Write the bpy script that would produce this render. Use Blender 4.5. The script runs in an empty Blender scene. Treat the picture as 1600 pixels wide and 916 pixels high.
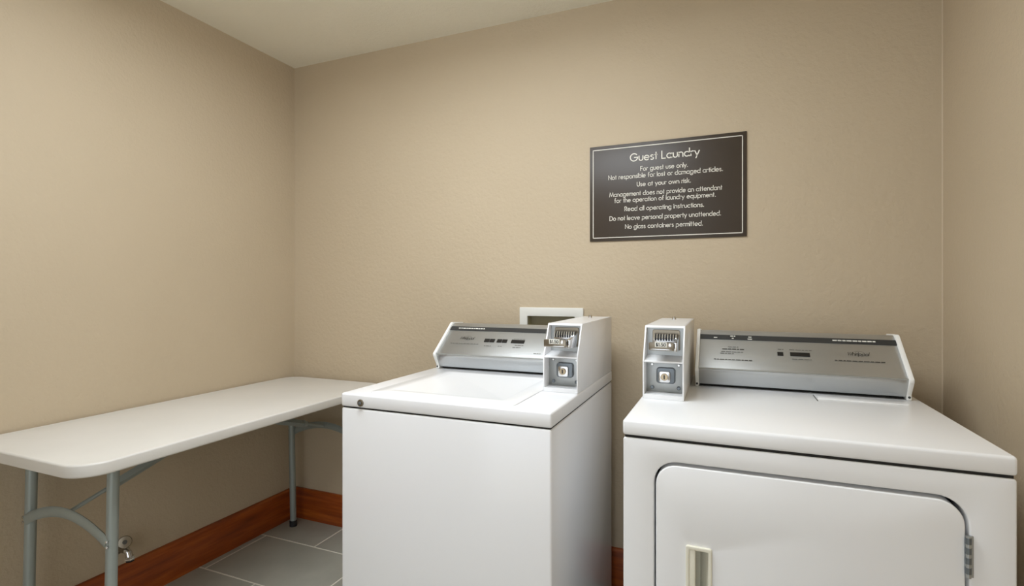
import bpy, bmesh, math, random
from mathutils import Vector, Matrix
random.seed(7)
scene = bpy.context.scene
PI = math.pi

# ------------------------------------------------------------------ camera, world, exposure
CAM_H = 1.2375
cam_data = bpy.data.cameras.new('camera')
cam_data.sensor_width = 36.0
cam_data.lens = 36.0 * 811.0 / 1600.0
cam_data.shift_y = -7.0 / 1600.0
cam_data.clip_start = 0.02
cam = bpy.data.objects.new('camera', cam_data)
scene.collection.objects.link(cam)
cam.location = (0, 0, CAM_H)
cam.rotation_euler = (PI / 2, 0, math.atan(337 / 811.0))
scene.camera = cam

FILL_LIGHT = 2.2
world = bpy.data.worlds.new('world')
scene.world = world
world.use_nodes = True
world.node_tree.nodes['Background'].inputs[0].default_value = (0.90, 0.96, 1.04, 1)
world.node_tree.nodes['Background'].inputs[1].default_value = FILL_LIGHT   # added fill light, enters by the made-up doorway behind the camera

LAMP_STRENGTH = 14.0
LAMP_COLOR = (0.89, 0.955, 1.02)
LAMP_AT = (-0.85, 0.98)             # centre of the ceiling fixture
LAMP_SIZE = (1.20, 0.60)

scene.view_settings.view_transform = 'Standard'
scene.view_settings.look = 'None'
scene.view_settings.exposure = 0.0
scene.view_settings.gamma = 1.0
scene.view_settings.use_curve_mapping = False

# ------------------------------------------------------------------ materials
def srgb(r, g, b):
    def f(c):
        c /= 255.0
        return c / 12.92 if c <= 0.04045 else ((c + 0.055) / 1.055) ** 2.4
    return (f(r), f(g), f(b), 1.0)

def material(name, color, rough=0.5, metal=0.0, coat=0.0, spec=0.5):
    m = bpy.data.materials.new(name)
    m.use_nodes = True
    b = m.node_tree.nodes['Principled BSDF']
    b.inputs['Base Color'].default_value = color
    b.inputs['Roughness'].default_value = rough
    b.inputs['Metallic'].default_value = metal
    b.inputs['Coat Weight'].default_value = coat
    b.inputs['Coat Roughness'].default_value = 0.12
    b.inputs['Specular IOR Level'].default_value = spec
    return m

def coords(m, scale):
    nt = m.node_tree
    tc = nt.nodes.new('ShaderNodeTexCoord')
    mp = nt.nodes.new('ShaderNodeMapping')
    mp.inputs['Scale'].default_value = scale
    nt.links.new(tc.outputs['Object'], mp.inputs['Vector'])
    return mp.outputs['Vector']

def noise(m, scale=(1, 1, 1), size=5.0, detail=3.0, rough=0.5):
    n = m.node_tree.nodes.new('ShaderNodeTexNoise')
    n.inputs['Scale'].default_value = size
    n.inputs['Detail'].default_value = detail
    n.inputs['Roughness'].default_value = rough
    m.node_tree.links.new(coords(m, scale), n.inputs['Vector'])
    return n.outputs['Fac']

def tint(m, fac, stops):
    r = m.node_tree.nodes.new('ShaderNodeValToRGB')
    e = r.color_ramp.elements
    while len(e) < len(stops):
        e.new(0.5)
    for k, (p, c) in enumerate(stops):
        e[k].position = p
        e[k].color = c
    m.node_tree.links.new(fac, r.inputs['Fac'])
    m.node_tree.links.new(r.outputs['Color'], m.node_tree.nodes['Principled BSDF'].inputs['Base Color'])

def bump(m, fac, strength, dist):
    b = m.node_tree.nodes.new('ShaderNodeBump')
    b.inputs['Strength'].default_value = strength
    b.inputs['Distance'].default_value = dist
    m.node_tree.links.new(fac, b.inputs['Height'])
    m.node_tree.links.new(b.outputs['Normal'], m.node_tree.nodes['Principled BSDF'].inputs['Normal'])

def wall_paint(name, c0, c1):
    m = material(name, c0, 0.62, spec=0.3)
    tint(m, noise(m, size=1.7, detail=4), [(0.3, c0), (0.7, c1)])
    bump(m, noise(m, size=60, detail=3, rough=0.6), 0.6, 0.004)
    return m

M = {}
M['wall'] = wall_paint('beige_wall_paint', srgb(188, 171, 145), srgb(192, 175, 149))
M['ceiling'] = wall_paint('ceiling_paint', srgb(236, 231, 214), srgb(239, 234, 218))
M['enamel'] = material('white_enamel', srgb(243, 243, 244), 0.22, coat=0.3)
M['enamel_warm'] = material('white_dryer_enamel', srgb(241, 241, 241), 0.26, coat=0.25)
M['cap_white'] = material('white_end_cap_plastic', srgb(236, 235, 230), 0.4)
M['steel'] = material('brushed_steel', srgb(186, 188, 188), 0.34, metal=0.85)
bump(M['steel'], noise(M['steel'], scale=(2, 260, 260), size=3, detail=2), 0.12, 0.001)
M['aluminium'] = material('satin_aluminium', srgb(172, 174, 172), 0.38, metal=0.7)
M['chrome'] = material('chrome', srgb(215, 215, 215), 0.16, metal=1.0)
M['brass_nickel'] = material('worn_nickel', srgb(140, 131, 115), 0.32, metal=0.9)
M['lock_grey'] = material('blue_grey_lock_metal', srgb(114, 120, 124), 0.35, metal=0.7)
M['brass'] = material('key_brass', srgb(172, 156, 130), 0.3, metal=0.9)
M['black'] = material('black_plastic', srgb(18, 18, 18), 0.35)
M['strip'] = material('charcoal_strip', srgb(46, 47, 47), 0.45)
M['ink'] = material('dark_grey_print', srgb(70, 68, 62), 0.6)
M['ink_soft'] = material('grey_print', srgb(105, 104, 98), 0.6)
M['print_white'] = material('white_print', srgb(222, 220, 210), 0.6)
M['gap_dark'] = material('gap_shade', srgb(30, 28, 25), 0.8)  # near-black colour stands in for the shade inside gaps
M['handle'] = material('cream_handle_plastic', srgb(232, 228, 210), 0.38)
M['sign'] = material('brown_sign_laminate', srgb(60, 50, 40), 0.42)
M['sign_print'] = material('cream_sign_print', srgb(226, 221, 208), 0.5)
M['table_top'] = material('off_white_table_plastic', srgb(216, 211, 202), 0.42)
tint(M['table_top'], noise(M['table_top'], size=3.0, detail=4), [(0.3, srgb(212, 208, 200)), (0.7, srgb(219, 215, 208))])
bump(M['table_top'], noise(M['table_top'], size=220, detail=1), 0.12, 0.001)
M['leg'] = material('grey_green_leg_enamel', srgb(150, 157, 152), 0.38, metal=0.25)
M['rubber'] = material('black_rubber', srgb(22, 22, 22), 0.7)
M['grout'] = material('grey_grout', srgb(222, 216, 202), 0.85)
M['filler'] = material('cream_filler', srgb(200, 184, 159), 0.6)
M['outlet'] = material('white_outlet_plastic', srgb(226, 224, 216), 0.45)
M['outlet_in'] = material('shade_toned_outlet_lining', srgb(176, 168, 138), 0.6)  # white plastic lining, the shade inside the recess put into its colour
M['lamp'] = material('lamp_diffuser', (1, 1, 1, 1), 0.5)
_b = M['lamp'].node_tree.nodes['Principled BSDF']
_b.inputs['Emission Color'].default_value = (*LAMP_COLOR, 1)
_b.inputs['Emission Strength'].default_value = LAMP_STRENGTH

def tile_mat():
    m = material('slate_grey_tile', srgb(92, 92, 86), 0.42)
    tint(m, noise(m, size=4.5, detail=6, rough=0.6), [(0.28, srgb(154, 152, 140)), (0.72, srgb(170, 167, 155))])
    bump(m, noise(m, size=60, detail=4), 0.1, 0.002)
    return m
M['tile'] = tile_mat()

def wood_mat(name, scale):
    m = material(name, srgb(120, 66, 24), 0.38, coat=0.2)
    tint(m, noise(m, scale=scale, size=6, detail=5, rough=0.6),
         [(0.25, srgb(104, 42, 8)), (0.5, srgb(146, 66, 14)), (0.78, srgb(184, 98, 32))])
    return m
M['wood_y'] = wood_mat('stained_wood_along_y', (3, 0.5, 6))
M['wood_x'] = wood_mat('stained_wood_along_x', (0.5, 3, 6))

# ------------------------------------------------------------------ mesh helpers
def link(o, parent=None):
    scene.collection.objects.link(o)
    if parent:
        o.parent = parent
        o.matrix_parent_inverse = Matrix.Identity(4)
    return o

def root_of(o):
    p = Vector((0, 0, 0))
    while o:
        p += o.location
        o = o.parent
    return p

def build(name, bm, mat, parent=None, smooth=True, angle=35):
    """one mesh object, geometry given in world coordinates"""
    bmesh.ops.recalc_face_normals(bm, faces=bm.faces)
    me = bpy.data.meshes.new(name)
    if parent:
        bmesh.ops.translate(bm, verts=bm.verts, vec=-root_of(parent))
    bm.to_mesh(me)
    bm.free()
    me.materials.append(M[mat])
    if smooth:
        for p in me.polygons:
            p.use_smooth = max(abs(c) for c in p.normal) < 0.9995     # flat faces stay flat beside their eased edges
        me.set_sharp_from_angle(angle=math.radians(angle))
    return link(bpy.data.objects.new(name, me), parent)

def thing(name, label, cat, loc):
    o = bpy.data.objects.new(name, None)
    o.empty_display_size = 0.05
    o.location = loc
    o['label'] = label
    o['category'] = cat
    return link(o)

def structure(o):
    o['kind'] = 'structure'
    return o

def add_box(bm, x0, x1, y0, y1, z0, z1, bev=0.0, seg=2):
    r = bmesh.ops.create_cube(bm, size=1.0)
    vs = r['verts']
    for v in vs:
        v.co = Vector(((x0 + x1) / 2 + v.co.x * (x1 - x0), (y0 + y1) / 2 + v.co.y * (y1 - y0), (z0 + z1) / 2 + v.co.z * (z1 - z0)))
    if bev:
        es = list({e for v in vs for e in v.link_edges})
        bmesh.ops.bevel(bm, geom=es, offset=bev, segments=seg, profile=0.5, affect='EDGES')
    return bm

def box(x0, x1, y0, y1, z0, z1, bev=0.0, seg=2):
    return add_box(bmesh.new(), x0, x1, y0, y1, z0, z1, bev, seg)

def add_prism(bm, pts, axis, lo, hi, bev=0.0, seg=2):
    """polygon pts extruded along axis: 'x' pts=(y,z), 'y' pts=(x,z), 'z' pts=(x,y)"""
    def co(p, t):
        return {'x': (t, p[0], p[1]), 'y': (p[0], t, p[1]), 'z': (p[0], p[1], t)}[axis]
    a = [bm.verts.new(co(p, lo)) for p in pts]
    b = [bm.verts.new(co(p, hi)) for p in pts]
    n = len(pts)
    fs = [bm.faces.new(a), bm.faces.new(b[::-1])]
    for i in range(n):
        fs.append(bm.faces.new((a[i], a[(i + 1) % n], b[(i + 1) % n], b[i])))
    bmesh.ops.recalc_face_normals(bm, faces=fs)
    if bev:
        es = list({e for f in fs[:2] for e in f.edges})
        if n <= 12:
            es = list({e for f in fs for e in f.edges})
        bmesh.ops.bevel(bm, geom=es, offset=bev, segments=seg, profile=0.5, affect='EDGES')
    return bm

def prism(pts, axis, lo, hi, bev=0.0, seg=2):
    return add_prism(bmesh.new(), pts, axis, lo, hi, bev, seg)

def rrect(x0, x1, z0, z1, r, n=8):
    out = []
    for cx, cz, a in ((x1 - r, z1 - r, 0), (x0 + r, z1 - r, 90), (x0 + r, z0 + r, 180), (x1 - r, z0 + r, 270)):
        for k in range(n + 1):
            t = math.radians(a + 90 * k / n)
            out.append((cx + r * math.cos(t), cz + r * math.sin(t)))
    return out

def ring(outer, inner, y0, y1, bev=0.0):
    """a plate in the xz plane with a hole; both loops have the same number of points"""
    bm = bmesh.new()
    n = len(outer)
    L = [[bm.verts.new((p[0], y, p[1])) for p in lp] for lp, y in ((outer, y0), (inner, y0), (inner, y1), (outer, y1))]
    front = []
    for i in range(n):
        j = (i + 1) % n
        for a in range(4):
            b = (a + 1) % 4
            f = bm.faces.new((L[a][i], L[a][j], L[b][j], L[b][i]))
            if a == 0:
                front.append(f)
    if bev:
        es = []
        for a in (0, 1):
            for i in range(n):
                e = bm.edges.get((L[a][i], L[a][(i + 1) % n]))
                if e:
                    es.append(e)
        bmesh.ops.bevel(bm, geom=es, offset=bev, segments=3, profile=0.5, affect='EDGES')
    return bm

def add_tube(bm, pts, rad, sides=12, flat=None):
    """round (or flattened: flat=(ru, rv)) tube along a list of points"""
    pts = [Vector(p) for p in pts]
    rings = []
    up = Vector((0, 0, 1))
    n = len(pts)
    prev = None
    for i, p in enumerate(pts):
        d = (pts[min(i + 1, n - 1)] - pts[max(i - 1, 0)]).normalized()
        if prev is None:
            ref = up if abs(d.dot(up)) < 0.95 else Vector((0, 1, 0))
            u = d.cross(ref).normalized()
        else:
            u = (prev - d * prev.dot(d)).normalized()
        prev = u
        v = d.cross(u).normalized()
        ru, rv = flat if flat else (rad, rad)
        rings.append([bm.verts.new(p + u * ru * math.cos(2 * PI * k / sides) + v * rv * math.sin(2 * PI * k / sides)) for k in range(sides)])
    for i in range(n - 1):
        for k in range(sides):
            bm.faces.new((rings[i][k], rings[i][(k + 1) % sides], rings[i + 1][(k + 1) % sides], rings[i + 1][k]))
    bm.faces.new(rings[0])
    bm.faces.new(rings[-1][::-1])
    return bm

def tube(pts, rad, sides=12, flat=None):
    return add_tube(bmesh.new(), pts, rad, sides, flat)

def lathe(profile, origin, axis, sides=20):
    """profile [(distance along axis, radius)] turned about axis"""
    bm = bmesh.new()
    o = Vector(origin)
    d = Vector(axis).normalized()
    u = d.cross(Vector((0, 0, 1)) if abs(d.z) < 0.9 else Vector((1, 0, 0))).normalized()
    v = d.cross(u)
    rs = []
    for t, r in profile:
        rs.append([bm.verts.new(o + d * t + u * r * math.cos(2 * PI * k / sides) + v * r * math.sin(2 * PI * k / sides)) for k in range(sides)])
    for i in range(len(rs) - 1):
        for k in range(sides):
            bm.faces.new((rs[i][k], rs[i][(k + 1) % sides], rs[i + 1][(k + 1) % sides], rs[i + 1][k]))
    bm.faces.new(rs[0])
    bm.faces.new(rs[-1])
    return bm

# ------------------------------------------------------------------ a small geometric stroke alphabet
def arc(cx, cy, rx, ry, a0, a1, n=10):
    return [(cx + rx * math.cos(math.radians(a0 + (a1 - a0) * k / n)), cy + ry * math.sin(math.radians(a0 + (a1 - a0) * k / n))) for k in range(n + 1)]
BOWL = arc(.31, .31, .31, .31, 0, 360, 16)
ARCH = lambda x, w: arc(x + w / 2, .36, w / 2, .26, 180, 0, 8)
GLYPH = {
 'a': (.62, [BOWL, [(.62, .62), (.62, 0)]]), 'b': (.62, [BOWL, [(0, 1.05), (0, 0)]]), 'c': (.52, [arc(.31, .31, .31, .31, 48, 312, 12)]),
 'd': (.62, [BOWL, [(.62, 1.05), (.62, 0)]]), 'e': (.62, [arc(.31, .31, .31, .31, 2, 318, 14), [(.02, .32), (.6, .32)]]),
 'f': (.32, [[(.12, 0), (.12, .82)] + arc(.3, .85, .18, .2, 180, 80, 5), [(0, .62), (.3, .62)]]),
 'g': (.62, [BOWL, [(.62, .62), (.62, -.05)] + arc(.31, -.05, .31, .29, 0, -155, 8)]),
 'h': (.5, [[(0, 1.05), (0, 0)], [(0, .36)] + ARCH(0, .5) + [(.5, 0)]]), 'i': (.0, [[(0, .62), (0, 0)], [(0, .93), (0, .82)]]),
 'k': (.45, [[(0, 1.05), (0, 0)], [(.42, .62), (.02, .27)], [(.14, .38), (.46, 0)]]), 'l': (.0, [[(0, 1.05), (0, 0)]]),
 'm': (.84, [[(0, .62), (0, 0)], [(0, .36)] + ARCH(0, .42) + [(.42, 0)], [(.42, .36)] + ARCH(.42, .42) + [(.84, 0)]]),
 'n': (.5, [[(0, .62), (0, 0)], [(0, .36)] + ARCH(0, .5) + [(.5, 0)]]), 'o': (.62, [BOWL]),
 'p': (.62, [BOWL, [(0, .62), (0, -.33)]]), 'q': (.62, [BOWL, [(.62, .62), (.62, -.33)]]),
 'r': (.28, [[(0, .62), (0, 0)], [(0, .34)] + arc(.22, .36, .22, .26, 180, 65, 5)]),
 's': (.38, [arc(.2, .465, .16, .155, 35, 270, 7) + arc(.19, .155, .19, .155, 90, -145, 7)]),
 't': (.28, [[(.14, .92), (.14, 0)], [(0, .62), (.28, .62)]]), 'u': (.5, [[(0, .62), (0, .26)] + arc(.25, .26, .25, .26, 180, 360, 8) + [(.5, .62)]]),
 'v': (.5, [[(0, .62), (.25, 0), (.5, .62)]]), 'w': (.8, [[(0, .62), (.2, 0), (.4, .6), (.6, 0), (.8, .62)]]),
 'y': (.54, [[(0, .62), (.27, 0)], [(.54, .62), (.14, -.33)]]),
 'D': (.72, [[(0, 0), (0, 1), (.25, 1)] + arc(.25, .5, .47, .5, 90, -90, 10) + [(0, 0)]]),
 'F': (.46, [[(0, 0), (0, 1), (.46, 1)], [(0, .54), (.4, .54)]]), 'G': (.98, [arc(.5, .5, .48, .5, 42, 358, 18) + [(.55, .48)]]),
 'L': (.45, [[(0, 1), (0, 0), (.45, 0)]]), 'M': (1.0, [[(0, 0), (.14, 1), (.5, .12), (.86, 1), (1, 0)]]),
 'N': (.68, [[(0, 0), (0, 1), (.68, 0), (.68, 1)]]), 'R': (.52, [[(0, 0), (0, 1), (.25, 1)] + arc(.25, .75, .25, .25, 90, -90, 8) + [(0, .5)], [(.2, .5), (.52, 0)]]),
 'U': (.6, [[(0, 1), (0, .3)] + arc(.3, .3, .3, .3, 180, 360, 8) + [(.6, 1)]]), 'W': (1.0, [[(0, 1), (.25, 0), (.5, .95), (.75, 0), (1, 1)]]),
 '.': (.10, [[(.07, .1), (.07, 0)]]), '1': (.2, [[(0, .8), (.18, 1), (.18, 0)]]), '0': (.5, [arc(.25, .5, .25, .5, 0, 360, 16)]),
 '5': (.5, [[(.46, 1), (.12, 1), (.07, .56)] + arc(.23, .32, .27, .32, 120, -140, 10)]),
 '$': (.46, [arc(.23, .72, .2, .23, 30, 270, 8) + arc(.23, .26, .23, .24, 90, -145, 8), [(.23, 1.12), (.23, -.12)]]),
}

def text_strokes(s, track=0.19, space=0.42):
    x, out = 0.0, []
    for ch in s:
        if ch == ' ':
            x += space - track
            continue
        w, st = GLYPH[ch]
        for line in st:
            out.append([(x + px, py) for px, py in line])
        x += w + track
    return out, x - track

def ribbons(bm, strokes, weight, place):
    """flat ribbons of the given weight; place(x, y) gives the 3D point"""
    for line in strokes:
        n = len(line)
        pts = [Vector((p[0], p[1])) for p in line]
        closed = (pts[0] - pts[-1]).length < 1e-6
        L, R = [], []
        for i in range(n):
            a = pts[i - 1] if i else (pts[-2] if closed else pts[0])
            b = pts[i + 1] if i < n - 1 else (pts[1] if closed else pts[-1])
            d1 = (pts[i] - a)
            d2 = (b - pts[i])
            d1 = d1.normalized() if d1.length > 1e-9 else d2.normalized()
            d2 = d2.normalized() if d2.length > 1e-9 else d1
            t = (d1 + d2)
            t = t.normalized() if t.length > 1e-6 else d1
            nn = Vector((-t.y, t.x))
            k = weight / 2 / max(0.45, nn.dot(Vector((-d1.y, d1.x))))
            ext = Vector((0, 0))
            if not closed and i == 0:
                ext = -d2 * weight * 0.3
            if not closed and i == n - 1:
                ext = d1 * weight * 0.3
            L.append(bm.verts.new(place(*(pts[i] + ext + nn * k))))
            R.append(bm.verts.new(place(*(pts[i] + ext - nn * k))))
        for i in range(n - 1):
            bm.faces.new((L[i], R[i], R[i + 1], L[i + 1]))
    return bm

def flat_build(name, bm, mat, parent, facing):
    """flat print: give it its direction"""
    bm.normal_update()
    for f in bm.faces:
        if f.normal.dot(Vector(facing)) < 0:
            f.normal_flip()
    me = bpy.data.meshes.new(name)
    bmesh.ops.translate(bm, verts=bm.verts, vec=-root_of(parent))
    bm.to_mesh(me)
    bm.free()
    me.materials.append(M[mat])
    return link(bpy.data.objects.new(name, me), parent)

# ------------------------------------------------------------------ the room
XL, XR, YB, YF, ZC = -2.185, 0.666, 2.162, -1.20, 2.44
T = 0.10
floor = structure(build('floor', box(XL - T, XR + T, YF - T, YB + T, -0.10, -0.0010), 'grout', smooth=False))
# outlet recess in the back wall
OX0, OX1, OZ0, OZ1 = -0.824, -0.601, 0.925, 1.119
bm = bmesh.new()
add_box(bm, XL - T, OX0, YB, YB + T, 0, ZC)
add_box(bm, OX1, XR + T, YB, YB + T, 0, ZC)
add_box(bm, OX0, OX1, YB, YB + T, 0, OZ0)
add_box(bm, OX0, OX1, YB, YB + T, OZ1, ZC)
structure(build('wall_back', bm, 'wall', smooth=False))
structure(build('wall_left', box(XL - T, XL, YF - T, YB, 0, ZC), 'wall', smooth=False))
structure(build('wall_right', box(XR, XR + T, YF - T, YB, 0, ZC), 'wall', smooth=False))
EX0, EX1, EZ = -1.45, 0.30, 2.10      # unseen doorway, made up to let frontal fill light in
bm = bmesh.new()
add_box(bm, XL, EX0, YF - T, YF, 0, ZC)
add_box(bm, EX1, XR, YF - T, YF, 0, ZC)
add_box(bm, EX0, EX1, YF - T, YF, EZ, ZC)
structure(build('wall_front', bm, 'wall', smooth=False))
structure(build('ceiling', box(XL - T, XR + T, YF - T, YB + T, ZC, ZC + 0.08), 'ceiling', smooth=False))

# thin bead of filler down the right-hand corner
structure(build('trim_2', tube([(XR - 0.0005, YB - 0.0005, 0.16), (XR - 0.0005, YB - 0.0005, ZC)], 0.0022, 6), 'filler'))

# 12 x 24 inch tiles in running bond, each its own slab
TW, TD, G = 0.611, 0.333, 0.0072
row0 = 1.597
tile_meshes = {}
for r in range(-10, 3):
    y0 = row0 + r * TD
    off = -2.135 if r % 2 == 0 else -1.829
    k = -3
    while True:
        x0 = off + k * TW
        if x0 > XR:
            break
        k += 1
        a, b = max(x0 + G / 2, XL), min(x0 + TW - G / 2, XR)
        c, d = max(y0 + G / 2, YF), min(y0 + TD - G / 2, YB)
        if b - a < 0.02 or d - c < 0.02:
            continue
        key = (round(b - a, 3), round(d - c, 3))
        cx, cy = (a + b) / 2, (c + d) / 2
        if key not in tile_meshes:
            t = build('tile', box(a - cx, b - cx, c - cy, d - cy, -0.008, 0.0, 0.0012, 1), 'tile', smooth=False)
            tile_meshes[key] = t.data
            t.parent = floor
        else:
            t = link(bpy.data.objects.new('tile', tile_meshes[key]), floor)
        t.location = (cx, cy, 0)

def baseboard(name, horizontal, lo, hi, face, sgn, mat):
    """profile board with an eased top edge; face = wall plane, sgn = into the room"""
    th, h = 0.018, 0.160
    prof = [(0, 0), (th, 0), (th, h - 0.012), (th - 0.004, h - 0.003), (th - 0.009, h), (0, h)]
    pts = [(face + sgn * p, z) for p, z in prof]
    return structure(build(name, prism(pts, 'x' if horizontal else 'y', lo, hi), mat, angle=50))
baseboard('baseboard_left', False, YF, YB, XL, 1, 'wood_y')
baseboard('baseboard_back', True, XL + 0.018, XR - 0.018, YB, -1, 'wood_x')
baseboard('baseboard_right', False, YF, YB, XR, -1, 'wood_y')

# casing of the made-up fill-light doorway, and invented paving outside it
bm = bmesh.new()
for fy0, fy1 in ((YF, YF + 0.02), (YF - T - 0.02, YF - T)):
    add_box(bm, EX0 - 0.07, EX0, fy0, fy1, 0, EZ + 0.07, 0.003)
    add_box(bm, EX1, EX1 + 0.07, fy0, fy1, 0, EZ + 0.07, 0.003)
    add_box(bm, EX0, EX1, fy0, fy1, EZ, EZ + 0.07, 0.003)
structure(build('trim_1', bm, 'outlet'))
structure(build('ground', box(-5, 4, -6, YF - T, -0.10, -0.02), 'grout', smooth=False))

# ------------------------------------------------------------------ ceiling light (behind the top edge of the picture)
lw, ld = LAMP_SIZE[0] / 2, LAMP_SIZE[1] / 2
for lx, ly in (LAMP_AT,):
    lamp = thing('ceiling_light', 'flat rectangular ceiling light with white frame and glowing diffuser', 'ceiling light', (lx, ly, ZC))
    bm = bmesh.new()
    add_box(bm, lx - lw - 0.03, lx + lw + 0.03, ly - ld - 0.03, ly - ld, ZC - 0.05, ZC, 0.003)
    add_box(bm, lx - lw - 0.03, lx + lw + 0.03, ly + ld, ly + ld + 0.03, ZC - 0.05, ZC, 0.003)
    add_box(bm, lx - lw - 0.03, lx - lw, ly - ld, ly + ld, ZC - 0.05, ZC, 0.003)
    add_box(bm, lx + lw, lx + lw + 0.03, ly - ld, ly + ld, ZC - 0.05, ZC, 0.003)
    build('frame', bm, 'cap_white', lamp)
    build('diffuser', box(lx - lw, lx + lw, ly - ld, ly + ld, ZC - 0.085, ZC - 0.02, 0.02, 3), 'lamp', lamp)

# ------------------------------------------------------------------ coin box shared by both machines
def coin_box(machine, x0, x1, yf, enamel, slide_y, z0=0.9145):
    zb, zt, yb, ys = 1.025, 1.126, 2.042, yf + 0.052
    prof = [(yf, z0), (yf, zb), (ys, zt), (yb, zt), (yb, z0)]
    w = 0.0045
    bm = bmesh.new()
    add_prism(bm, prof, 'x', x0, x0 + w, 0.0012, 2)
    add_prism(bm, prof, 'x', x1 - w, x1, 0.0012, 2)
    add_prism(bm, [(ys, zt), (ys - 0.003, zt - 0.006), (yf + 0.10, zt - 0.006), (yb, zt - 0.006), (yb, zt)], 'x', x0 + w * .5, x1 - w * .5)
    add_box(bm, x0 + w * .5, x1 - w * .5, yf + 0.10, yb, z0, zt - 0.005)
    add_box(bm, x0 + w * .5, x1 - w * .5, yf + 0.0005, yf + 0.10, z0, z0 + 0.013)
    body = build('coin_box', bm, enamel, machine)
    xi0, xi1 = x0 + w, x1 - w
    build('recess_plate', box(xi0, xi1, yf + 0.068, yf + 0.085, zb, zt - 0.006), 'aluminium', body)
    build('lock_plate', box(xi0, xi1, yf + 0.046, yf + 0.085, z0 + 0.013, zb - 0.004, 0.001), 'aluminium', body)
    sh = [(yf + 0.001, zb - 0.004), (yf + 0.001, zb + 0.001), (yf + 0.068, zb + 0.011), (yf + 0.068, zb - 0.004)]
    build('divider_shelf', prism(sh, 'x', xi0, xi1, 0.0008, 1), enamel, body)
    # lock in the lower compartment
    cx = (xi0 + xi1) / 2 + 0.004
    cz = 0.979
    yl = yf + 0.046
    build('lock_housing', prism(rrect(cx - 0.027, cx + 0.027, cz - 0.023, cz + 0.024, 0.009, 5), 'y', yl - 0.014, yl, 0.003, 3), 'lock_grey', body)
    build('lock_face', prism(rrect(cx - 0.019, cx + 0.014, cz - 0.019, cz + 0.014, 0.007, 5), 'y', yl - 0.022, yl - 0.013, 0.0015, 2), 'chrome', body)
    build('key_cylinder', lathe([(0, 0.0105), (0.006, 0.0105), (0.007, 0.0095)], (cx - 0.0025, yl - 0.021, cz - 0.002), (0, -1, 0)), 'brass', body)
    build('keyhole', box(cx - 0.0043, cx - 0.0007, yl - 0.0292, yl - 0.027, cz - 0.008, cz + 0.004), 'black', body)
    for sx, sz in ((-0.040, -0.038), (0.036, -0.037), (-0.040, 0.031), (0.036, 0.031)):
        r = 0.0055 if sz < 0 else 0.004
        build('screw', lathe([(0, r), (0.003, r), (0.0042, r * .7)], (cx + sx, yl, cz + sz), (0, -1, 0), 14), 'lock_grey' if sz < 0 else 'chrome', body)
    # coin slide in the upper compartment
    mx = (xi0 + xi1) / 2
    yp = yf + 0.068
    build('mechanism_plate', prism(rrect(mx - 0.038, mx + 0.042, 1.050, 1.113, 0.006, 4), 'y', yp - 0.004, yp, 0.001, 1), 'brass_nickel', body)
    hy = yp - 0.034
    build('slot_housing', box(mx - 0.029, mx + 0.033, hy + 0.004, yp - 0.003, 1.080, 1.100, 0.002), 'black', body)
    for k in range(9):
        fx = mx - 0.029 + 0.062 * k / 8.0
        fin = [(hy, 1.0815), (hy - 0.001, 1.090), (hy + 0.004, 1.1015), (hy + 0.020, 1.1025), (hy + 0.020, 1.0815)]
        build('slot_fin', prism(fin, 'x', fx - 0.0017, fx + 0.0017), 'chrome', body, smooth=False)
    build('slot_rail', box(mx - 0.031, mx + 0.035, hy - 0.003, hy + 0.012, 1.0775, 1.0830, 0.001), 'chrome', body)
    sy = slide_y
    build('coin_slide', box(mx - 0.028, mx + 0.024, sy + 0.006, yp - 0.004, 1.0635, 1.0765, 0.0015), 'chrome', body)
    build('slide_handle', prism(rrect(mx - 0.036, mx + 0.034, 1.0605, 1.0835, 0.004, 4), 'y', sy, sy + 0.008, 0.0015, 2), 'brass_nickel', body)
    build('handle_lip', box(mx - 0.032, mx + 0.030, sy - 0.004, sy + 0.002, 1.0625, 1.0660, 0.001), 'chrome', body)
    build('price_plate', box(mx - 0.0185, mx + 0.0145, sy - 0.0022, sy + 0.001, 1.0700, 1.0850, 0.0008), 'print_white', body)
    st, w0 = text_strokes('$1.50', 0.2)
    s = 0.0085
    bm = ribbons(bmesh.new(), st, 0.17, lambda x, y: Vector((mx - 0.002 + (x - w0 / 2) * s * 1.2, sy - 0.0026, 1.0735 + y * s)))
    flat_build('price_lettering', bm, 'black', body, (0, -1, 0))
    build('handle_screw', lathe([(0, 0.0045), (0.003, 0.0045), (0.0042, 0.003)], (mx + 0.023, sy, 1.077), (0, -1, 0), 14), 'chrome', body)
    brk = [(yp - 0.003, 1.052), (yp - 0.003, 1.100), (yp - 0.030, 1.092), (sy + 0.022, 1.0825), (sy + 0.022, 1.056)]
    build('slide_bracket', prism(brk, 'x', mx + 0.030, mx + 0.040, 0.0012, 2), 'chrome', body)
    # stub of the vault screw on top
    build('vault_screw', lathe([(0, 0.007), (0.006, 0.007), (0.010, 0.0055)], (mx - 0.004, yb - 0.10, zt), (0, 0, 1), 14), 'chrome', body)
    return body

# ------------------------------------------------------------------ console shared by both machines
PA, PB = Vector((1.803, 0.975)), Vector((1.945, 1.087))
PE = (PB - PA).normalized()
PN = Vector((-PE.y, PE.x))           # out of the panel, towards the room
def on_panel(x, t, off=0.0):
    q = PA + PE * t + PN * off
    return Vector((x, q.x, q.y))
PANEL_N = (0, PN.x, PN.y)

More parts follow.
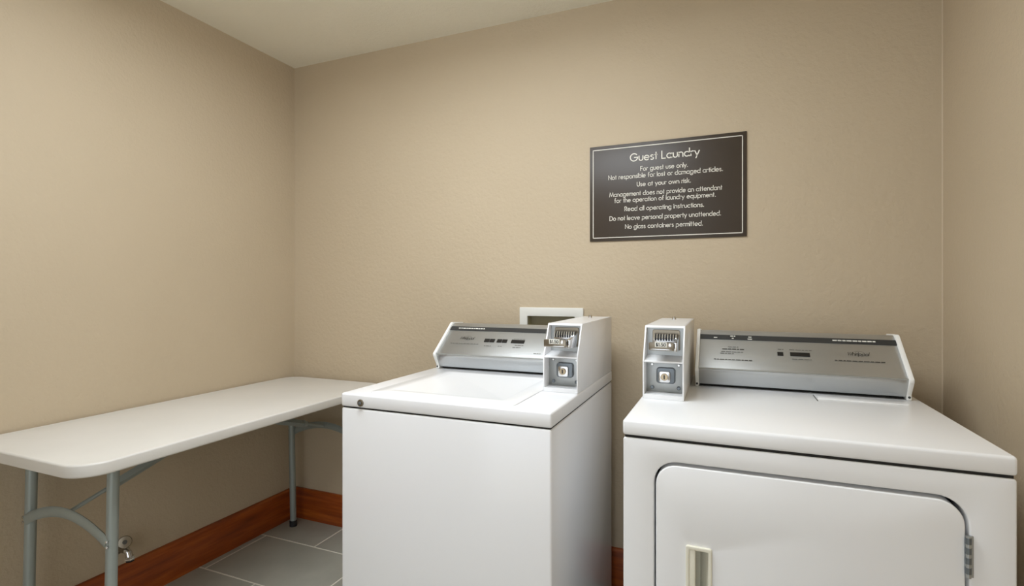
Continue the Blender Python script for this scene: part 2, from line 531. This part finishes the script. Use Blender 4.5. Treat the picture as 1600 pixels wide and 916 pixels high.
def panel_patch(bm, x0, x1, t0, t1, off, thick=0.0):
    vs = [bm.verts.new(on_panel(x, t, off)) for x, t in ((x0, t0), (x1, t0), (x1, t1), (x0, t1))]
    if not thick:
        bm.faces.new(vs)
        return
    lo = [bm.verts.new(on_panel(x, t, off - thick)) for x, t in ((x0, t0), (x1, t0), (x1, t1), (x0, t1))]
    bm.faces.new(vs)
    bm.faces.new(lo[::-1])
    for i in range(4):
        bm.faces.new((vs[i], lo[i], lo[(i + 1) % 4], vs[(i + 1) % 4]))

def word_marks(x0, x1, t, h, off=0.0006):
    """print too small to read in the picture: a row of short word-long marks"""
    bm = bmesh.new()
    x = x0
    while x < x1 - 0.002:
        w = min(random.uniform(0.006, 0.016), x1 - x)
        panel_patch(bm, x, x + w, t - h / 2, t + h / 2, off)
        x += w + 0.0022
    return bm

def console(machine, x0, x1, caps):
    prof = [(1.838, 0.9215), (1.828, 0.9235), (1.806, 0.966), (1.8035, 0.9745), (1.944, 1.0855), (1.956, 1.091), (2.035, 1.086), (2.035, 0.9215)]
    body = build('control_console', prism(prof, 'x', x0, x1, 0.0012, 2), 'steel', machine)
    build('console_gap_shade', box(x0 + 0.004, x1 - 0.004, 1.848, 2.030, 0.9142, 0.9225), 'gap_dark', body)  # dark box painting the shadow line under the console
    bm = bmesh.new()
    panel_patch(bm, x0, x1, 0.0005, 0.0055, 0.0022, 0.0030)
    build('panel_lip', bm, 'aluminium', body)
    bm = bmesh.new()
    panel_patch(bm, x0 + 0.001, x1 - 0.001, 0.143, 0.165, 0.0012, 0.0020)
    build('dark_strip', bm, 'strip', body)
    cap = [(1.846, 0.9145), (1.822, 0.9145), (1.823, 0.930), (1.797, 0.969), (1.796, 0.978), (1.938, 1.092), (1.946, 1.0945),
           (2.037, 1.0895), (2.037, 0.9145)]
    for cx0, cx1, sx in caps:
        c = build('end_cap', prism(cap, 'x', cx0, cx1, 0.002, 2), 'cap_white', body)
        build('cap_screw', lathe([(0, 0.0035), (0.0015, 0.0035), (0.002, 0.002)], ((cx0 + cx1) / 2, 1.8225, 0.923), (0, -1, 0.1), 10), 'strip', body)
    return body

def logo(body, x0, x1, t, cap):
    """slanted script name with its ring"""
    st, w = text_strokes('Whirlpool', 0.14)
    s = cap
    sx = (x1 - x0) / (w + 0.3)
    bm = ribbons(bmesh.new(), st, 0.15, lambda x, y: on_panel(x0 + (x + y * 0.28) * sx, t + y * s, 0.0007))
    ell = arc(w * 0.5, .42, w * 0.30, .95, -60, 215, 24)
    ribbons(bm, [ell], 0.06, lambda x, y: on_panel(x0 + (x + y * 0.28) * sx, t + y * s, 0.0006))
    flat_build('logo', bm, 'ink', body, PANEL_N)

def window(body, x0, x1, t0, t1):
    bm = bmesh.new()
    panel_patch(bm, x0, x1, t0, t1, 0.0016, 0.003)
    build('display_window', bm, 'black', body, smooth=False)

# ------------------------------------------------------------------ washing machine
WX0, WX1, WY0, WY1 = -1.107, -0.423, 1.285, 2.045
washer = thing('washing_machine', 'white top-loading coin washing machine standing next to the folding table', 'washing machine', ((WX0 + WX1) / 2, (WY0 + WY1) / 2, 0))
build('cabinet', box(WX0, WX1, WY0, WY1, 0.012, 0.8695, 0.006, 3), 'enamel', washer)
for fx in (WX0 + 0.06, WX1 - 0.06):
    for fy in (WY0 + 0.06, WY1 - 0.06):
        build('foot', lathe([(0, 0.022), (0.008, 0.022), (0.016, 0.014)], (fx, fy, 0.0), (0, 0, 1)), 'rubber', washer)
build('top_gap_shade', box(WX0 + 0.004, WX1 - 0.004, WY0 + 0.004, WY1 - 0.003, 0.8690, 0.8735), 'gap_dark', washer)  # dark sheet painting shade into the seam under the top
top = build('top_panel', box(WX0 - 0.001, WX1 + 0.001, WY0 - 0.001, WY1, 0.8730, 0.914, 0.006, 3), 'enamel', washer)
lk = lathe([(0, 0.011), (0.003, 0.011), (0.0045, 0.009)], (-1.033, WY0 - 0.001, 0.8885), (0, -1, 0), 18)
build('front_lock', lk, 'brass_nickel', top)
build('lock_core', lathe([(0, 0.0055), (0.0022, 0.0055), (0.003, 0.004)], (-1.033, WY0 - 0.0054, 0.8885), (0, -1, 0), 14), 'lock_grey', top)
# the lid: a pressed panel with a shallow dished middle
bm = bmesh.new()
prev = None
for rr, zz in ((0, 0.9135), (0, 0.9162), (0.0015, 0.9172), (0.050, 0.9172), (0.060, 0.9152)):
    lp = [bm.verts.new((x, y, zz)) for x, y in rrect(-1.028 + rr, -0.541 - rr, 1.318 + rr, 1.792 - rr, 0.014, 6)]
    if prev:
        for i in range(len(lp)):
            bm.faces.new((prev[i], prev[(i + 1) % len(lp)], lp[(i + 1) % len(lp)], lp[i]))
    else:
        bm.faces.new(lp)
    prev = lp
bm.faces.new(prev)
build('lid', bm, 'enamel', washer, angle=60)
cons = console(washer, -1.079, -0.541, [(-1.090, -1.078, -1)])
for x0, x1, t in ((-1.040, -0.919, 0.1545),):
    flat_build('strip_print', word_marks(x0, x1, t, 0.0052, 0.0017), 'print_white', cons, PANEL_N)
logo(cons, -1.010, -0.945, 0.0910, 0.0135)
for x0, x1, t, h, mt in ((-1.041, -0.915, 0.0655, 0.0035, 'ink_soft'), (-0.888, -0.858, 0.0585, 0.003, 'ink_soft'), (-0.829, -0.809, 0.0597, 0.003, 'ink_soft'),
                         (-0.760, -0.722, 0.0684, 0.003, 'ink_soft'), (-0.766, -0.733, 0.0570, 0.003, 'ink_soft'), (-0.672, -0.640, 0.0300, 0.003, 'ink_soft'),
                         (-0.775, -0.725, 0.1035, 0.002, 'ink_soft')):
    flat_build('panel_print', word_marks(x0, x1, t, h), mt, cons, PANEL_N)
for x0, x1 in ((-0.897, -0.876), (-0.8735, -0.853), (-0.842, -0.822), (-0.8195, -0.7995), (-0.781, -0.726)):
    window(cons, x0, x1, 0.0805, 0.0980)
bm = bmesh.new()
panel_patch(bm, -0.655, -0.649, 0.1428, 0.1652, 0.0018)
flat_build('strip_divider', bm, 'ink_soft', cons, PANEL_N)
coin_box(washer, -0.5365, -0.4235, 1.545, 'enamel', 1.492)

# ------------------------------------------------------------------ clothes dryer
DX0, DX1, DY0, DY1 = -0.239, 0.514, 1.293, 2.045
dryer = thing('clothes_dryer', 'white front-loading coin clothes dryer with square door beside the right wall', 'clothes dryer', ((DX0 + DX1) / 2, (DY0 + DY1) / 2, 0))
build('cabinet', box(DX0, DX1, DY0 + 0.080, DY1, 0.012, 0.870, 0.004, 2), 'enamel_warm', dryer)
for fx in (DX0 + 0.06, DX1 - 0.06):
    for fy in (DY0 + 0.08, DY1 - 0.06):
        build('foot', lathe([(0, 0.022), (0.008, 0.022), (0.016, 0.014)], (fx, fy, 0.0), (0, 0, 1)), 'rubber', dryer)
dx0, dx1, dz0, dz1 = -0.160, 0.434, 0.255, 0.814
build('front_panel', ring(rrect(DX0, DX1, 0.012, 0.870, 0.006, 8), rrect(dx0 - 0.005, dx1 + 0.0065, dz0 - 0.005, dz1 + 0.008, 0.054, 8), DY0, DY0 + 0.0805, 0.0035), 'enamel_warm', dryer)
hx0, hx1, hz0, hz1 = -0.0885, -0.0365, 0.485, 0.6295
door = build('door', ring(rrect(dx0, dx1, dz0, dz1, 0.047, 8), rrect(hx0 + 0.004, hx1 - 0.004, hz0 + 0.004, hz1 - 0.004, 0.003, 8), DY0 - 0.002, DY0 + 0.0700, 0.003), 'enamel_warm', dryer)
build('door_gap_shade', ring(rrect(dx0 - 0.004, dx1 + 0.0055, dz0 - 0.004, dz1 + 0.007, 0.053, 8), rrect(dx0 + 0.02, dx1 - 0.02, dz0 + 0.02, dz1 - 0.02, 0.040, 8), DY0 + 0.0705, DY0 + 0.0795), 'gap_dark', dryer)  # dark ring behind the door gap, added so the gap reads shaded
hb = build('handle_bezel', ring(rrect(hx0 - 0.003, hx1 + 0.003, hz0 - 0.003, hz1 + 0.003, 0.005, 8), rrect(hx0 + 0.005, hx1 - 0.005, hz0 + 0.005, hz1 - 0.006, 0.003, 8), DY0 - 0.0075, DY0 + 0.003, 0.002), 'handle', door)
cupy = DY0 + 0.060
bm = bmesh.new()      # the hollow: back, top, bottom, right slope
add_box(bm, hx0 + 0.004, hx1 - 0.004, cupy - 0.002, cupy, hz0 + 0.004, hz1 - 0.004)
add_prism(bm, [(hx1 - 0.005, DY0 - 0.003), (hx1 - 0.005, cupy), (hx1 - 0.026, cupy)], 'z', hz0 + 0.005, hz1 - 0.006)
build('handle_cup', bm, 'handle', door)
build('handle_grip', box(hx0 + 0.004, hx0 + 0.0185, DY0 - 0.005, DY0 + 0.006, hz0 + 0.005, hz1 - 0.006, 0.0025, 3), 'handle', door)
for hz in (0.668, 0.330):
    bm = tube([(0.4375, DY0 - 0.005, hz), (0.4375, DY0 - 0.005, hz + 0.082)], 0.0045, 12)
    add_box(bm, 0.4375, 0.4465, DY0 - 0.0035, DY0 - 0.0005, hz, hz + 0.082, 0.0006, 1)
    hg = build('hinge', bm, 'aluminium', door)
for hz in (0.668, 0.330):
    for q in range(4):
        zz = hz + 0.008 + q * 0.0195
        build('hinge_knuckle', lathe([(0, 0.0052), (0.012, 0.0052)], (0.4375, DY0 - 0.005, zz), (0, 0, 1), 12), 'lock_grey', door)
build('top_gap_shade', box(DX0 + 0.004, DX1 - 0.004, DY0 + 0.004, DY1 - 0.003, 0.8695, 0.8765), 'gap_dark', dryer)  # dark sheet standing in for shade in the dryer's top seam
dtop = build('top_panel', box(DX0 - 0.001, DX1 + 0.001, DY0 - 0.003, DY1, 0.8760, 0.914, 0.007, 3), 'enamel_warm', dryer)
build('lint_screen_cover', prism(rrect(0.243, 0.466, 1.748, 1.818, 0.006, 4), 'z', 0.9132, 0.9160, 0.001, 2), 'enamel_warm', dtop)
build('lint_screen_crease', box(0.2375, 0.2405, 1.712, 1.800, 0.9135, 0.9165, 0.001, 1), 'ink_soft', dtop)  # grey strip drawn along the crease line beside the cover
cons = console(dryer, -0.089, 0.479, [(-0.099, -0.088, -1), (0.478, 0.490, 1)])
flat_build('strip_print', word_marks(0.309, 0.424, 0.1545, 0.0052, 0.0017), 'print_white', cons, PANEL_N)
for x0, x1, t, h in ((-0.044, -0.033, 0.150, 0.004), (0.008, 0.024, 0.159, 0.004), (0.013, 0.019, 0.148, 0.004), (0.064, 0.074, 0.157, 0.004), (0.062, 0.077, 0.147, 0.004)):
    flat_build('strip_print', word_marks(x0, x1, t, h, 0.0017), 'print_white', cons, PANEL_N)
logo(cons, 0.341, 0.400, 0.0915, 0.0135)
for x0, x1, t, h, mt in ((0.304, 0.434, 0.067, 0.0035, 'ink'), (0.001, 0.033, 0.1075, 0.003, 'ink_soft'), (-0.017, 0.050, 0.097, 0.004, 'ink'),
                         (-0.020, 0.047, 0.084, 0.003, 'ink_soft'), (-0.023, 0.019, 0.076, 0.003, 'ink_soft'), (-0.042, 0.073, 0.048, 0.0035, 'ink'),
                         (0.188, 0.242, 0.064, 0.003, 'ink_soft'), (0.150, 0.166, 0.1048, 0.003, 'ink_soft'), (0.183, 0.248, 0.1048, 0.003, 'ink_soft')):
    flat_build('panel_print', word_marks(x0, x1, t, h), mt, cons, PANEL_N)
window(cons, 0.1475, 0.1645, 0.0768, 0.0920)
window(cons, 0.1840, 0.2392, 0.0775, 0.0930)
coin_box(dryer, -0.2315, -0.1155, 1.560, 'enamel_warm', 1.526)

# ------------------------------------------------------------------ folding table
TX0, TX1, TY0, TY1, TZ = -2.176, -1.564, 0.818, 2.134, 0.766
table = thing('folding_table', 'long white plastic folding table with grey metal legs along the left wall', 'table', ((TX0 + TX1) / 2, (TY0 + TY1) / 2, 0))
build('tabletop', prism(rrect(TX0, TX1, TY0, TY1, 0.085, 12), 'z', TZ - 0.037, TZ, 0.006, 4), 'table_top', table)
lx0, lx1 = -2.092, -1.671
for yt, yb_, sg in ((0.962, 0.949, 1), (2.046, 2.062, -1)):
    for x in (lx0, lx1):
        l = build('leg', tube([(x, yb_, 0.022), (x, yt, TZ - 0.036)], 0.0155, 16), 'leg', table)
        build('foot_cap', lathe([(0, 0.0185), (0.026, 0.0185), (0.030, 0.0165)], (x, yb_, 0.0), (0, 0.0, 1), 16), 'rubber', l)
    def at(z):
        return yb_ + (yt - yb_) * (z - 0.02) / (TZ - 0.056)
    # arched brace between the two legs
    za, zp = 0.491, 0.546
    pts = []
    for k in range(17):
        q = k / 16.0
        z = za + (zp - za) * math.sin(PI * q) ** 0.85
        pts.append((lx0 + (lx1 - lx0) * q, at(z) - sg * 0.012, z))
    b = build('arched_brace', tube(pts, 0.012, 12, flat=(0.007, 0.0165)), 'leg', table)
    for x in (lx0, lx1):
        for dz in (0.006, -0.010):
            build('rivet', lathe([(0, 0.0042), (0.002, 0.0042), (0.0032, 0.0025)], (x + (0.008 if x == lx1 else -0.004), at(za) - sg * 0.0165 - sg * 0.002, za + dz + 0.004), (0, -sg, 0), 10), 'chrome', b)
    build('top_crossbar', tube([(lx0, yt, TZ - 0.052), (lx1, yt, TZ - 0.052)], 0.011, 12), 'leg', table)
    # folding strut from the crown of the arch to the underside of the top
    mx = (lx0 + lx1) / 2
    p0 = Vector((mx, at(zp), zp))
    p2 = Vector((mx, at(zp) + sg * 0.56, TZ - 0.040))
    p1 = p0.lerp(p2, 0.22)
    build('strut_rod', tube([p0, p1.lerp(p2, 0.03)], 0.0065, 10), 'leg', table)
    build('strut_channel', tube([p1, p2], 0.012, 4, flat=(0.012, 0.016)), 'leg', table, smooth=False)
    build('strut_collar', tube([p0.lerp(p2, 0.20), p0.lerp(p2, 0.24)], 0.013, 12), 'leg', table)

# ------------------------------------------------------------------ sign
SX0, SX1, SZ0, SZ1 = -0.539, 0.067, 1.4355, 1.8345
sign = thing('wall_sign', 'dark brown laundry rules sign with cream lettering on the back wall', 'sign', ((SX0 + SX1) / 2, YB, SZ0))
build('panel', box(SX0, SX1, YB - 0.006, YB - 0.0002, SZ0, SZ1, 0.0012, 2), 'sign', sign)
yf = YB - 0.0066
bx0, bx1, bz0, bz1, bw = -0.526, 0.0535, 1.4482, 1.8205, 0.0032
bm = bmesh.new()
for a, b, c, d in ((bx0, bx1, bz0, bz0 + bw), (bx0, bx1, bz1 - bw, bz1), (bx0, bx0 + bw, bz0, bz1), (bx1 - bw, bx1, bz0, bz1)):
    bm.faces.new([bm.verts.new(p) for p in ((a, yf, c), (b, yf, c), (b, yf, d), (a, yf, d))])
flat_build('border_line', bm, 'sign_print', sign, (0, -1, 0))
LINES = [('Guest Laundry', -0.3698, -0.1025, 1.7600, 0.0300, 0.13), ('For guest use only.', -0.328, -0.146, 1.7180, 0.0172, 0.14),
         ('Not responsible for lost or damaged articles.', -0.459, -0.018, 1.6908, 0.0172, 0.14), ('Use at your own risk.', -0.342, -0.135, 1.6556, 0.0172, 0.14),
         ('Management does not provide an attendant', -0.455, -0.020, 1.6192, 0.0172, 0.14), ('for the operation of laundry equipment.', -0.434, -0.0435, 1.5935, 0.0172, 0.14),
         ('Read all operating instructions.', -0.392, -0.086, 1.5572, 0.0172, 0.14), ('Do not leave personal property unattended.', -0.454, -0.025, 1.5202, 0.0172, 0.14),
         ('No glass containers permitted.', -0.3895, -0.0905, 1.4842, 0.0172, 0.14)]
for s, x0, x1, z, cap, wt in LINES:
    st, w = text_strokes(s, 0.185, 0.60)
    sx = (x1 - x0) / w
    bm = ribbons(bmesh.new(), st, wt, lambda x, y: Vector((x0 + x * sx, yf, z + y * cap)))
    flat_build('lettering', bm, 'sign_print', sign, (0, -1, 0))

# ------------------------------------------------------------------ outlet box behind the washer
ob = thing('outlet_box', 'white recessed washer outlet box frame on the wall behind the washing machine', 'outlet box', (-0.7125, YB, 0.89))
build('frame', ring(rrect(-0.858, -0.567, 0.890, 1.154, 0.004, 4), rrect(OX0 + 0.003, OX1 - 0.003, OZ0 + 0.003, OZ1 - 0.003, 0.003, 4), YB - 0.010, YB + 0.001, 0.002), 'outlet', ob)
bm = bmesh.new()
t = 0.0025
add_box(bm, OX0 + 0.0003, OX1 - 0.0003, YB + 0.040, YB + 0.043, OZ0 + 0.0003, OZ1 - 0.0003)
add_box(bm, OX0 + 0.0003, OX0 + t, YB, YB + 0.041, OZ0 + 0.0003, OZ1 - 0.0003)
add_box(bm, OX1 - t, OX1 - 0.0003, YB, YB + 0.041, OZ0 + 0.0003, OZ1 - 0.0003)
add_box(bm, OX0 + t, OX1 - t, YB, YB + 0.041, OZ0 + 0.0003, OZ0 + t)
add_box(bm, OX0 + t, OX1 - t, YB, YB + 0.041, OZ1 - t, OZ1 - 0.0003)
build('recess', bm, 'outlet_in', ob)

# ------------------------------------------------------------------ small tap low on the left wall
vy, vz = 1.272, 0.232
tap = thing('wall_tap', 'small chrome water tap low on the left wall under the table', 'tap', (XL, vy, vz))
build('flange', lathe([(0, 0.026), (0.003, 0.026), (0.008, 0.014)], (XL, vy, vz), (1, 0, 0), 20), 'brass_nickel', tap)
build('body', tube([(XL + 0.004, vy, vz), (XL + 0.03, vy, vz), (XL + 0.055, vy, vz)], 0.0125, 14), 'brass_nickel', tap)
build('spout', tube([(XL + 0.050, vy, vz), (XL + 0.064, vy, vz - 0.006), (XL + 0.070, vy + 0.002, vz - 0.030)], 0.0120, 14), 'chrome', tap)
build('hose_thread', lathe([(0, 0.0160), (0.004, 0.0172), (0.007, 0.0155), (0.010, 0.0172), (0.014, 0.0160), (0.016, 0.013)], (XL + 0.070, vy + 0.002, vz - 0.020), (0.10, 0.03, -1), 6), 'chrome', tap)
build('spout_mouth', lathe([(0, 0.0150), (0.003, 0.0150)], (XL + 0.0715, vy + 0.0025, vz - 0.0362), (0.10, 0.03, -1), 6), 'black', tap)
hw = build('hand_wheel', lathe([(0, 0.012), (0.002, 0.021), (0.006, 0.023), (0.010, 0.021), (0.011, 0.012)], (XL + 0.052, vy - 0.004, vz + 0.034), (0.75, -0.5, 0.25), 20), 'brass_nickel', tap)
build('wheel_screw', lathe([(0, 0.008), (0.003, 0.008)], (XL + 0.0602, vy - 0.0095, vz + 0.0368), (0.75, -0.5, 0.25), 12), 'ink', tap)
build('stem', tube([(XL + 0.045, vy, vz + 0.004), (XL + 0.052, vy - 0.004, vz + 0.034)], 0.005, 10), 'brass_nickel', tap)
